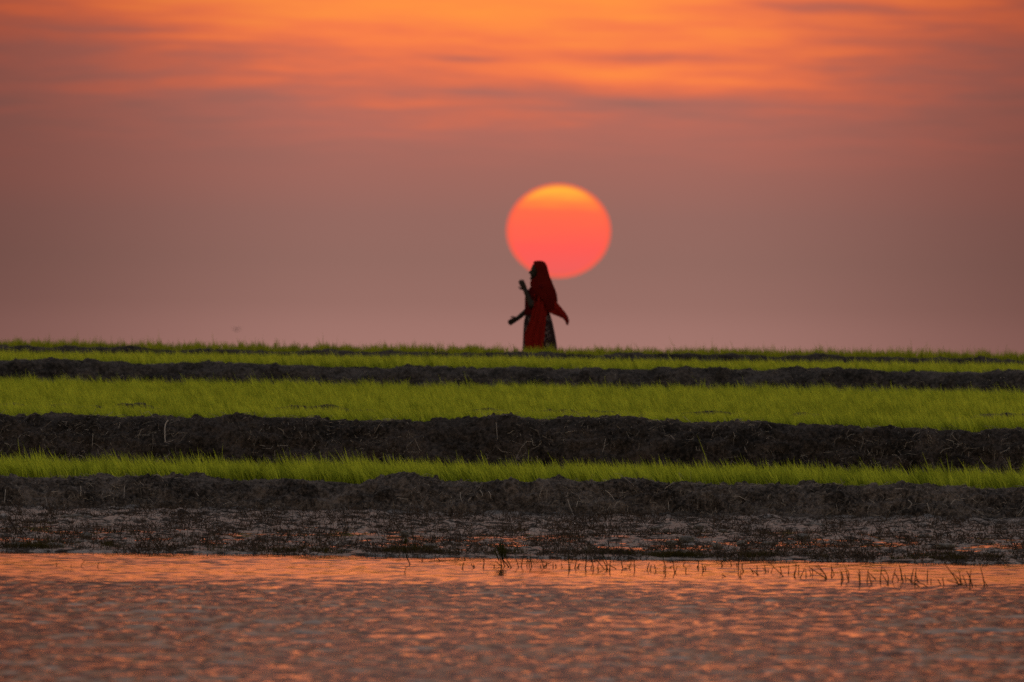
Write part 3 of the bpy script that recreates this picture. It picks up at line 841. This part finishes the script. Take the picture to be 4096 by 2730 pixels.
# ------------------------------------------------------------------ plants standing in the shallow water
CR = {'A': (1560, 2130, 4.706), 'B': (1900, 2130, 2.941), 'C': (2300, 2180, 4.706), 'D': (2750, 2200, 3.62), 'E': (3300, 2220, 3.361), 'F': (0, 2080, 3.922)}
PL = [
 ('F', [[(890,735),(885,680),(878,630)]]), ('F', [[(1115,745),(1120,700)]]), ('F', [[(1270,740),(1300,680),(1330,640)]]), ('F', [[(1530,750),(1545,700),(1560,660)]]),
 ('A', [[(380,610),(310,450),(290,330),(283,230),(290,170)]], 'lone'),
 ('A', [[(525,480),(517,430)]]), ('A', [[(605,540),(612,460)]]), ('A', [[(945,550),(893,490),(890,460)]]), ('A', [[(1415,520),(1380,460)]]),
 ('A', [[(1365,690),(1375,620),(1392,565)]]), ('A', [[(1580,680),(1550,630),(1530,590)], [(1588,670),(1575,605)]]), ('A', [[(1755,670),(1768,590),(1762,500)]]),
 ('A', [[(1970,665),(1950,605)]]),
 ('A', [[(2105,660),(2090,560),(2080,500),(2030,330),(1980,240)], [(2165,650),(2130,560),(2090,420),(2060,200)], [(2240,660),(2160,560),(2120,480),(2110,150)], [(2285,670),(2230,570),(2190,490),(2180,370)], [(2105,650),(2040,590),(1980,540)]], 'leafy'),
 ('B', [[(515,415),(490,340),(470,250)]]), ('B', [[(545,410),(555,340),(575,270)]]), ('B', [[(640,410),(632,330)], [(610,400),(618,300)], [(668,410),(655,330),(650,240)]]),
 ('B', [[(810,420),(790,360),(775,310)], [(775,420),(770,380)], [(810,415),(840,380),(900,355)], [(835,410),(845,350)]]),
 ('B', [[(920,420),(918,365)], [(955,415),(945,370)]]), ('B', [[(1025,415),(1015,360)]]), ('B', [[(1105,450),(1102,350),(1100,250)], [(1118,440),(1115,370)]]),
 ('B', [[(1200,425),(1240,370)], [(1175,430),(1190,350),(1190,310)], [(1220,430),(1215,375)]]),
 ('C', [[(195,450),(210,350),(205,200),(230,80)], [(190,450),(215,330)]]),
 ('C', [[(345,490),(340,380),(310,280)], [(300,470),(320,370)]]),
 ('C', [[(560,470),(470,360),(350,220)], [(620,470),(560,350),(510,250)], [(650,500),(665,330),(665,240)], [(770,455),(680,405),(620,360)], [(590,470),(600,340),(480,120)], [(440,490),(430,430),(440,350)]], 'tangle'),
 ('C', [[(905,460),(885,380),(870,280)], [(930,465),(955,440),(980,460)]]), ('C', [[(1020,450),(1060,320)]]), ('C', [[(1125,490),(1118,380),(1110,240)]]),
 ('C', [[(1355,490),(1385,380),(1400,330)], [(1415,495),(1435,380)]]), ('C', [[(1525,510),(1495,370)]]),
 ('C', [[(1705,560),(1700,400),(1665,290),(1650,120)], [(1675,510),(1680,390)]]),
 ('C', [[(1880,540),(1855,400),(1850,300)], [(1885,530),(1930,400)], [(1790,440),(1830,400)]]), ('C', [[(2040,400),(2065,330)]]), ('C', [[(2088,520),(2085,410)]]), ('C', [[(2320,460),(2325,300)], [(2310,440),(2300,390)]]),
 ('D', [[(225,320),(215,240),(210,200)], [(230,300),(245,230)]]), ('D', [[(262,290),(262,240)]]), ('D', [[(510,240),(490,200),(505,160)]]),
 ('D', [[(550,395),(492,358)]]), ('D', [[(640,235),(625,200),(635,180)]]), ('D', [[(735,280),(740,180),(735,60)], [(715,240),(715,190)]]), ('D', [[(770,405),(772,300)], [(755,400),(725,340)]]), ('D', [[(812,320),(790,260),(800,190)]]),
 ('D', [[(955,345),(905,265)], [(1035,370),(930,295)], [(1005,345),(1012,230)]], 'cross'),
 ('D', [[(1140,325),(1085,260)], [(1140,325),(1110,215)]]), ('D', [[(1168,325),(1167,285)]]), ('D', [[(1210,335),(1250,235)]]), ('D', [[(1390,390),(1290,290),(1200,205)]], 'slant'),
 ('D', [[(1360,340),(1340,240)]]), ('D', [[(1463,340),(1468,220)]]), ('D', [[(1545,385),(1570,280),(1570,200)], [(1545,385),(1548,315)]]), ('D', [[(1612,345),(1610,225)]]),
 ('D', [[(1632,410),(1700,270)]]), ('D', [[(1718,400),(1712,280)]]), ('D', [[(1790,370),(1765,290)], [(1815,370),(1808,260)]]),
 ('D', [[(2015,430),(1900,345),(1760,255)], [(2015,430),(1985,345),(1850,230)], [(2010,425),(1985,345),(1880,210)]], 'spears'),
 ('D', [[(2095,410),(2070,360)], [(2090,350),(2082,220)], [(2125,365),(2090,270)]]),
 ('E', [[(222,380),(225,300),(210,215)], [(245,345),(235,270),(215,220)]]), ('E', [[(318,360),(300,290),(280,160)], [(315,350),(322,260),(305,205)]]),
 ('E', [[(470,400),(460,290),(440,235)], [(470,400),(470,260),(455,200)]]), ('E', [[(565,370),(580,200)], [(690,345),(570,225)]]), ('E', [[(628,405),(600,310),(590,270)]]),
 ('E', [[(745,370),(750,250),(768,160)], [(850,395),(760,250)], [(848,390),(850,290),(785,180)]], 'arch'),
 ('E', [[(905,370),(915,310),(950,180)], [(995,350),(960,285),(930,240)]]), ('E', [[(1050,370),(1020,230),(1000,130)], [(1030,320),(1020,180)]]), ('E', [[(1090,350),(1070,260)]]),
 ('E', [[(1155,370),(1180,230),(1195,180)], [(1250,370),(1210,240)], [(1270,435),(1180,370),(1100,310)], [(1385,440),(1210,340)], [(1205,410),(1225,180)]], 'fallen'),
 ('E', [[(1375,350),(1380,200)]]), ('E', [[(1425,375),(1425,320)]]), ('E', [[(1560,410),(1515,330)]]), ('E', [[(1600,420),(1580,310)]]),
 ('E', [[(1800,410),(1720,270),(1625,145)], [(1840,410),(1780,300),(1710,250)], [(1835,390),(1800,210)], [(1910,430),(1850,270)], [(1890,420),(1640,345)]], 'sheaf'),
 ('E', [[(1985,430),(1940,290),(1900,215)], [(1950,415),(1950,300),(1965,200)], [(2040,320),(1990,390)]], 'kinked'), ('E', [[(2030,430),(2025,400)]]),
 ('E', [[(2145,420),(2120,280),(2090,170)], [(2185,425),(2130,340)]], 'last'),
]
MARK = {'lone': ('tall curved green shoot with one broad leaf, standing alone in the orange water', 'the tall lone curved shoot'),
        'leafy': ('bushy clump with several green leaves standing in the water just below the woman', 'the bushy leafy clump'),
        'tangle': ('dark tangle of six crossed stalks in the water, thickest clump right of the middle', 'the dark six-stalk tangle'),
        'cross': ('two slanting stalks crossed by one upright stalk in the water', 'the crossed slanting pair'),
        'slant': ('one long bare stalk leaning far to the left out of the water', 'the long leaning bare stalk'),
        'spears': ('three long spear-like stalks fanning left from one foot in the water', 'the fan of three spears'),
        'arch': ('three stalks making an open doorway shape in the water', 'the doorway-shaped trio'),
        'fallen': ('cluster of upright stalks with two long fallen stalks lying towards the right', 'the cluster with fallen stalks'),
        'sheaf': ('wide sheaf of five stalks spreading left, in the water far right', 'the wide five-stalk sheaf'),
        'kinked': ('dark kinked stalks beside the wide sheaf in the water', 'the dark kinked stalks'),
        'last': ('tall straight stalk with a short prop, farthest right in the water', 'the farthest right stalk')}
ORD = ['first', 'second', 'third', 'fourth', 'fifth', 'sixth', 'seventh', 'eighth', 'ninth', 'tenth', 'eleventh', 'twelfth', 'thirteenth', 'fourteenth']
items = []
for it in PL:
    ox, oy, sc = CR[it[0]]
    stems = [[(ox + a / sc, oy + b / sc) for a, b in st] for st in it[1]]
    items.append((stems[0][0][0], stems, it[2] if len(it) > 2 else None))
items.sort(key=lambda t: t[0])
marks = [i for i, it in enumerate(items) if it[2]]
for k, (px, stems, key) in enumerate(items):
    bx, bD = ground_at(*stems[0][0])
    m2 = bD / FPX
    if key: label = MARK[key][0]
    else:
        st = stems[0]
        lean = (st[-1][0] - st[0][0]) / max(1.0, st[0][1] - st[-1][1])
        hgt = st[0][1] - min(p_[1] for s_ in stems for p_ in s_)
        word = 'upright' if abs(lean) < 0.22 else ('left-leaning' if lean < 0 else 'right-leaning')
        size = 'stubby' if hgt < 17 else ('short' if hgt < 32 else 'tall')
        kindw = {1: 'stalk', 2: 'pair of stalks'}.get(len(stems), 'tuft of stalks')
        near = min(marks, key=lambda q: (abs(q - k), q))
        side = 'right' if k > near else 'left'
        label = f'{size} {word} {kindw}, {ORD[abs(k - near) - 1]} to the {side} of {MARK[items[near][2]][1]}'
    single = len(stems) == 1 and key != 'lone'
    root = None if single else empty('water_plant', (bx, bD, 0.0))
    for st in stems:
        pts = []
        x0, D0 = ground_at(*st[0])
        if abs(D0 - bD) > 2.5: D0 = bD
        c_, s_ = math.cos(R(ROLL)), math.sin(R(ROLL))
        for (a, b) in st:
            du, dv = a - st[0][0], st[0][1] - b
            du2, dv2 = du * c_ - dv * s_, du * s_ + dv * c_
            pts.append((x0 - bx + du2 * m2, D0 - bD + random.uniform(-0.01, 0.01), dv2 * m2))
        f = pts[0]
        pts.insert(0, (f[0] - (pts[1][0] - f[0]) * 0.3, f[1], -0.05))
        r0 = random.uniform(0.0052, 0.0072) * (0.6 if px < 500 else 1)
        if single:
            root = tube_obj('water_plant', pts, r0, r0 * 0.5, M_STALK)
            root.location = (bx, bD, 0.0)
        else:
            tube_obj('stalk', pts, r0, 0.003, M_STALK, root)
    if key == 'lone':
        t = pts[-3:]
        leaf_blade('leaf', [(pts[-2][0], pts[-2][1], pts[-2][2]), (pts[-1][0] + 0.001, pts[-1][1], pts[-1][2]), (pts[-1][0] + 0.004, pts[-1][1], pts[-1][2] + 0.02), (pts[-1][0] + 0.003, pts[-1][1], pts[-1][2] + 0.036)], 0.024, M_STALK, root)
        leaf_blade('leaf', [(pts[-2][0], pts[-2][1], pts[-2][2] + 0.005), (pts[-2][0] - 0.010, pts[-2][1], pts[-2][2] + 0.02), (pts[-2][0] - 0.018, pts[-2][1], pts[-2][2] + 0.032)], 0.010, M_STALK, root)
    if key == 'leafy':
        for j, (ax, hz) in enumerate(((-0.055, 0.15), (-0.03, 0.19), (-0.012, 0.21), (0.012, 0.20), (0.03, 0.16), (-0.045, 0.12), (0.0, 0.17))):
            leaf_blade('leaf', [(ax * 0.5, 0.01 * (j - 3), hz * 0.42), (ax * 0.75, 0.01 * (j - 3), hz * 0.65), (ax, 0.01 * (j - 3), hz * 0.85), (ax * 1.3, 0.012 * (j - 3), hz)], 0.016, M_STALK, root)
    tag(root, label, 'water plant', 'stalks standing in the shallow water')

# ------------------------------------------------------------------ clods and one pale lump on the mud
def clod(px, py, wpx, hpx, label, mat=M_CLOD, name='mud_clod', seed=0):
    x, D = ground_at(px, py, 0.02)
    bm = bmesh.new()
    bmesh.ops.create_icosphere(bm, subdivisions=3, radius=1.0)
    m2 = D / FPX
    co = np.array([v.co[:] for v in bm.verts])
    r = 1 + 0.22 * fbm(co[:, 0] * 1.6 + seed, co[:, 1] * 1.6, co[:, 2] * 1.6, 3, seed + 700) + 0.06 * fbm(co[:, 0] * 6, co[:, 1] * 6, co[:, 2] * 6, 2, seed + 720)
    co *= r[:, None]
    co *= np.array([wpx * m2 / 2, wpx * m2 / 2 * 0.9, hpx * m2 * 0.62])
    for v, c in zip(bm.verts, co): v.co = c
    o = bm_obj(name, bm, mat)
    o.location = (x, D, 0.02 + hpx * m2 * 0.22)
    return tag(o, label, 'clod of mud' if mat is M_CLOD else 'lump', 'clods lying on the mud flat')


m_, n, s = material('pale_lump')  # pale rounded lump at the waterline, kind left open
gg = n.n('ShaderNodeTexCoord')
p = principled(n, n.mix(n.noise(gg.outputs['Object'], 22, 4, 0.6), (0.22, 0.17, 0.15, 1), (0.42, 0.34, 0.31, 1)), 0.35, 0.5)
n.l(p.outputs[0], s); M_LUMP = m_
tag(clod(139, 2186, 36, 26, 'smooth pale stone at the water edge in the left corner of the mud flat', M_LUMP, 'lump', 1), group=None)
if 'group' in bpy.data.objects['lump']: del bpy.data.objects['lump']['group']
for i, (px, py, w, h, lab) in enumerate([
    (70, 2190, 90, 26, 'dark flat mound of mud left of the pale stone at the water edge'),
    (215, 2192, 90, 24, 'dark flat mound of mud right of the pale stone at the water edge'),
    (345, 2176, 100, 20, 'long low grey hump of mud right of the stone, near the water'),
    (345, 2150, 46, 26, 'rounded grey clod above the long low hump on the left'),
    (300, 2073, 60, 20, 'pale clod against the foot of the lowest bund, left end of a row of three'),
    (258, 2072, 36, 14, 'small pale clod furthest left of three at the bund foot'),
    (352, 2076, 44, 16, 'pale clod furthest right of three at the bund foot on the left'),
    (1722, 2190, 60, 18, 'wide grey hump of mud by the water, right of the tall lone shoot'),
    (1650, 2200, 80, 16, 'flat grey hump of mud by the water, behind the tall lone shoot'),
    (1620, 2140, 36, 20, 'rounded grey clod up the flat from the tall lone shoot'),
    (1800, 2128, 40, 16, 'pale rounded clod in the middle of the flat below the woman'),
    (2620, 2120, 40, 16, 'flat pale clod, left one of the scattered pale clods right of centre'),
    (2665, 2128, 26, 16, 'small bright pale clod in the scatter right of centre'),
    (2745, 2172, 62, 34, 'largest domed grey clod on the flat, right of centre'),
    (2685, 2178, 44, 20, 'low grey clod touching the left of the largest domed clod'),
    (2795, 2116, 46, 20, 'grey clod up near the bund foot, above the largest domed clod'),
    (2890, 2132, 38, 18, 'pale clod with a rounded top, right of the largest domed clod'),
    (2868, 2190, 40, 22, 'dark clod close to the water, right of the largest domed clod'),
    (2962, 2180, 34, 22, 'upright pale clod close to the water, right of the dark clod'),
    (3080, 2178, 70, 14, 'long flat clod close to the water among right-hand puddles'),
    (3260, 2108, 90, 20, 'wide pale hump of mud against the bund foot on the right'),
    (3210, 2152, 60, 20, 'dark clod in the middle of the flat below the wide pale hump'),
    (3780, 2190, 90, 20, 'wide grey clod by the water near the right edge'),
    (3700, 2150, 60, 16, 'flat pale clod up the flat near the right edge')]):
    clod(px, py, w, h, lab, seed=i + 2)

# ------------------------------------------------------------------ straw and stubble on the mud flat, short growth at the water's edge
def ribbons(name, mat, P0, P1, P2, width, rnd, parent=None):
    """thin three-point strips"""
    n_ = len(P0)
    d = P2 - P0
    s_ = np.stack([-d[:, 2] - 0.3 * d[:, 1], 0.3 * d[:, 0], d[:, 0]], 1) + rng.normal(0, 0.01, (n_, 3))
    s_ /= np.linalg.norm(s_, axis=1)[:, None] + 1e-9
    s_ *= (width / 2)[:, None]
    V = np.stack([P0 - s_, P0 + s_, P1 - s_, P1 + s_, P2 - 0.4 * s_, P2 + 0.4 * s_], 1).reshape(-1, 3)
    i = np.arange(n_)[:, None] * 6
    return mesh_np(name, V, np.concatenate([i + np.array([[0, 1, 3, 2]]), i + np.array([[2, 3, 5, 4]])]), mat, parent, smooth=False, attr={'rnd': np.repeat(rnd, 6)})


def straw_on_mud(name, label, count, seed, y0, y1, half, lo_, hi_, thr, up, mat, width=0.0032):
    r = np.random.default_rng(seed)
    x = (r.random(count) * 2 - 1) * half
    y = y0 + (y1 - y0) * r.random(count)
    c = fbm(x * 3.6, y * 0.6, 0 * x, 4, seed, 0.65)
    k = c > thr
    x, y, c = x[k], y[k], c[k]
    n_ = len(x)
    z = np.maximum(mud_height(x, y), -0.012)
    L = lo_ + (hi_ - lo_) * r.random(n_) ** 1.6
    a = r.random(n_) * 2 * math.pi
    e = np.clip(r.normal(up, 0.45, n_), 0.05, 1.5)
    d = np.stack([np.cos(a) * np.cos(e), np.sin(a) * np.cos(e), np.sin(e)], 1) * L[:, None]
    P0 = np.stack([x, y, z - 0.004], 1)
    bend = r.normal(0, 0.25, (n_, 3)) * L[:, None]
    P1 = P0 + d * 0.5 + bend * 0.5
    P2 = P0 + d + bend * np.array([1, 1, 0.2])
    P2[:, 2] = np.maximum(P2[:, 2], z)
    o = ribbons(name, mat, P0, P1, P2, width * (0.7 + 0.8 * r.random(n_)), r.random(n_))
    return tag(o, label, kind='stuff')


straw_on_mud('straw_stubble', 'brown dead straw and stubble scattered over the wet mud flat', 54000, 31, 99.9, 121.0, 5.9, 0.03, 0.12, -0.04, 0.65, M_STRAW, 0.0042)
straw_on_mud('straw_stubble', 'band of dry straw lying along the foot of the lowest bund', 9000, 32, 118.5, 121.9, 5.9, 0.03, 0.12, -0.35, 0.5, M_STRAW)
straw_on_mud('straw_stubble', 'dark rotting straw along the edge of the water', 11000, 34, 99.55, 101.2, 5.4, 0.03, 0.10, -0.10, 0.6, M_STRAW, 0.0045)
# short growth in patches along the waterline
pat = [(2600, 2800, 1.0), (2900, 3400, 0.8), (3420, 3620, 0.8), (3700, 4096, 1.0), (1500, 1800, 0.45), (1980, 2140, 0.6), (2300, 2560, 0.6), (700, 900, 0.5), (330, 500, 0.6), (1080, 1400, 0.45), (0, 250, 0.6)]
r = np.random.default_rng(33)
bx_, by_, bl_ = [], [], []
for a, b, dens in pat:
    k = int((b - a) * 9 * dens)
    px_ = r.normal((a + b) / 2, (b - a) * 0.36, k)
    xx = (px_ - 2048) * 100.3 / FPX
    yy = 99.95 + np.abs(r.normal(0, 0.9, k))
    hh = 0.050 * (1 + 0.6 * fbm(xx * 4, yy * 1.5, 0 * xx, 2, 90)) * np.exp(-((px_ - (a + b) / 2) / (b - a)) ** 2 * 1.6)
    kk = fbm(xx * 3.2, yy * 0.7, 0 * xx, 3, 95) > 0.05
    xx, yy, hh = xx[kk], yy[kk], hh[kk]; k = len(xx)
    bx_.append(xx); by_.append(yy); bl_.append(np.clip(hh + r.normal(0, 0.012, k), 0.012, 0.13))
bx_, by_, bl_ = map(np.concatenate, (bx_, by_, bl_))
o = blades('shore_grass', M_SHORE, bx_, by_, np.maximum(mud_height(bx_, by_), 0) - 0.004, bl_, np.full(len(bx_), 0.004), r.normal(0, 0.35, len(bx_)), r.normal(0, 0.3, len(bx_)), r.random(len(bx_)))
tag(o, 'patches of short dull green growth along the water edge', kind='stuff')

# ------------------------------------------------------------------ roots and fibres on the bund faces
def fibres(B, count, seed, half, lmax, name='root_fibre'):
    r = np.random.default_rng(seed)
    xs = B['xs']
    sel = np.where(np.abs(xs) < half)[0]
    j = sel[r.integers(0, len(sel), count)]
    front = np.where((B['PD'][:, 5] > -0.1) & (B['PD'][:, 5] < 0.5))[0]
    i = front[r.integers(0, len(front), count)]
    ph = fbm(xs[j] * 1.5, B['Z'][i, j] * 3, 0 * xs[j], 2, seed)
    k = ph > -0.35
    i, j = i[k], j[k]; n_ = len(i)
    P0 = np.stack([xs[j], B['Y'][i, j] - 0.016, B['Z'][i, j]], 1)
    L = 0.03 + (lmax - 0.03) * r.random(n_) ** 2.2
    a = r.normal(-math.pi / 2, 1.0, n_)
    crest = B['PD'][i, j] > 0.33
    a = np.where(crest, r.random(n_) * math.pi * 2, a)
    d = np.stack([np.cos(a), np.full(n_, -0.15) - 0.1 * r.random(n_), np.sin(a)], 1) * L[:, None]
    d[:, 2] = np.where(crest, np.abs(d[:, 2]) * 0.35, d[:, 2])
    d[:, 1] -= np.where(crest, 0, np.maximum(0, -d[:, 2]) * 0.22)
    b_ = r.normal(0, 0.18, (n_, 3)) * L[:, None]
    o = ribbons(name, M_ROOT, P0, P0 + d * 0.5 + b_, P0 + d, 0.0028 * (0.7 + r.random(n_)), r.random(n_) ** 1.8, B['obj'])
    return tag(o, kind='stuff')


fibres(B1, 4200, 41, 6.2, 0.16)
fibres(B2, 4800, 42, 6.6, 0.20)
fibres(B3, 900, 43, 7.6, 0.16)


def root_px(B, pts, r0=0.003, rnd=0.95, name='root'):
    """a single pale root: photo pixels traced onto the bund's own face"""
    P_ = []
    for (px, py) in pts:
        x = (px - 2048) * B['Dc'] / FPX + (py - 1365) * math.tan(R(ROLL)) * B['Dc'] / FPX
        z = zpx(untilt(px, py), B['Dc'] - 0.4)
        j = int(np.argmin(np.abs(B['xs'] - x)))
        f = B['PD'][:, j] < 0.45
        i = np.where(f)[0][np.argmin(np.abs(B['Z'][f, j] - z))]
        P_.append((x, float(B['Y'][max(0, i - 3):i + 4, j].min()) - 0.03, z))
    return tube_obj(name, P_, r0 * 1.35, r0 * 0.7, M_ROOT, B['obj'], rnd)


for pts in ([(330, 1945), (333, 1962), (331, 1985)], [(215, 1968), (245, 1966)], [(505, 1945), (503, 1965), (505, 1992)], [(32, 1958), (30, 2010)],
            [(1842, 1970), (1843, 1990), (1852, 2010)], [(1885, 1990), (1872, 2004)], [(1920, 1960), (1930, 1975), (1928, 1988)], [(1955, 1965), (1962, 1978), (1964, 1995)],
            [(2270, 1998), (2280, 2030), (2296, 2068)], [(2420, 1962), (2440, 1978), (2455, 2000)], [(2480, 2004), (2462, 2012), (2455, 2030)], [(2310, 2005), (2303, 2028)],
            [(2670, 2008), (2672, 2040)], [(3625, 2000), (3638, 2014), (3625, 2035)], [(3700, 2012), (3708, 2045)], [(3795, 2018), (3812, 2000), (3845, 2004)]):
    root_px(B1, pts)
for pts in ([(2130, 1760), (2132, 1780), (2145, 1780)], [(2165, 1770), (2150, 1785), (2120, 1800)], [(2420, 1755), (2415, 1785), (2408, 1810)], [(2680, 1742), (2692, 1755), (2700, 1758)],
            [(3752, 1815), (3765, 1800), (3800, 1790)], [(3560, 1820), (3580, 1822), (3600, 1850)], [(3990, 1812), (4015, 1800), (4030, 1790)], [(1985, 1690), (1990, 1760)], [(380, 1735), (378, 1790)]):
    root_px(B2, pts, 0.0026, 0.8)
# one long bleached stem hanging down the tall bund: a thing of its own
P_ = []
for (px, py, dyy) in ((672, 1683, 0.0), (662, 1700, -0.03), (661, 1735, -0.10), (665, 1775, -0.17), (680, 1805, -0.22), (690, 1832, -0.26)):
    x = (px - 2048) * 127.5 / FPX + (py - 1365) * math.tan(R(ROLL)) * 127.5 / FPX
    z = zpx(untilt(px, py), 127.4)
    yb, zb_ = bund_point(B2, x, 0.9)
    P_.append((x, yb - 0.10 + dyy * 1.25, z))
o = tube_obj('hanging_stem', P_, 0.0075, 0.005, M_ROOT, None, 1.0)
tag(o, 'long bleached stem hanging down the face of the tall dark bund', 'dead stem')

# ------------------------------------------------------------------ far bird, low over the grass
bm = bmesh.new()
ell(bm, (0, 0, 0), (0.19, 0.07, 0.07))
ell(bm, (-0.20, 0, 0.02), (0.07, 0.05, 0.05))
cap(bm, (-0.26, 0, 0.015), (-0.32, 0, 0.005), 0.018, 0.004, 8)
cap(bm, (0.16, 0, 0.0), (0.34, 0, 0.01), 0.045, 0.02, 8)
for sy, dxw in ((-1, 0.05), (1, -0.02)):
    for k in range(7):
        t = k / 6
        ell(bm, (0.02 + dxw * t, sy * (0.06 + 0.42 * t), 0.03 + 0.10 * math.sin(t * 2.4)), (0.11 * (1 - 0.6 * t), 0.07, 0.018))
me = bpy.data.meshes.new('bird'); bm.to_mesh(me); bm.free()
tmp = bpy.data.objects.new('bird_source', me); link(tmp)
rm = tmp.modifiers.new('r', 'REMESH'); rm.mode = 'VOXEL'; rm.voxel_size = 0.016
me2 = bpy.data.meshes.new_from_object(tmp.evaluated_get(bpy.context.evaluated_depsgraph_get()))
bpy.data.objects.remove(tmp)
me2.materials.clear()
m_, n, s = material('bird_feathers')
p = principled(n, (0.05, 0.045, 0.045, 1), 0.8); n.l(p.outputs[0], s)
me2.materials.append(m_)
BIRD = link(bpy.data.objects.new('bird', me2))
BD = 900.0
BIRD.location = ((945 - 2048) * BD / FPX, BD, zpx(untilt(945, 1320), BD))
BIRD.rotation_euler = (0, 0, R(55))
BIRD.scale = (0.8, 0.8, 0.8)
tag(BIRD, 'tiny blurred bird flying low over the skyline grass on the left', 'bird')
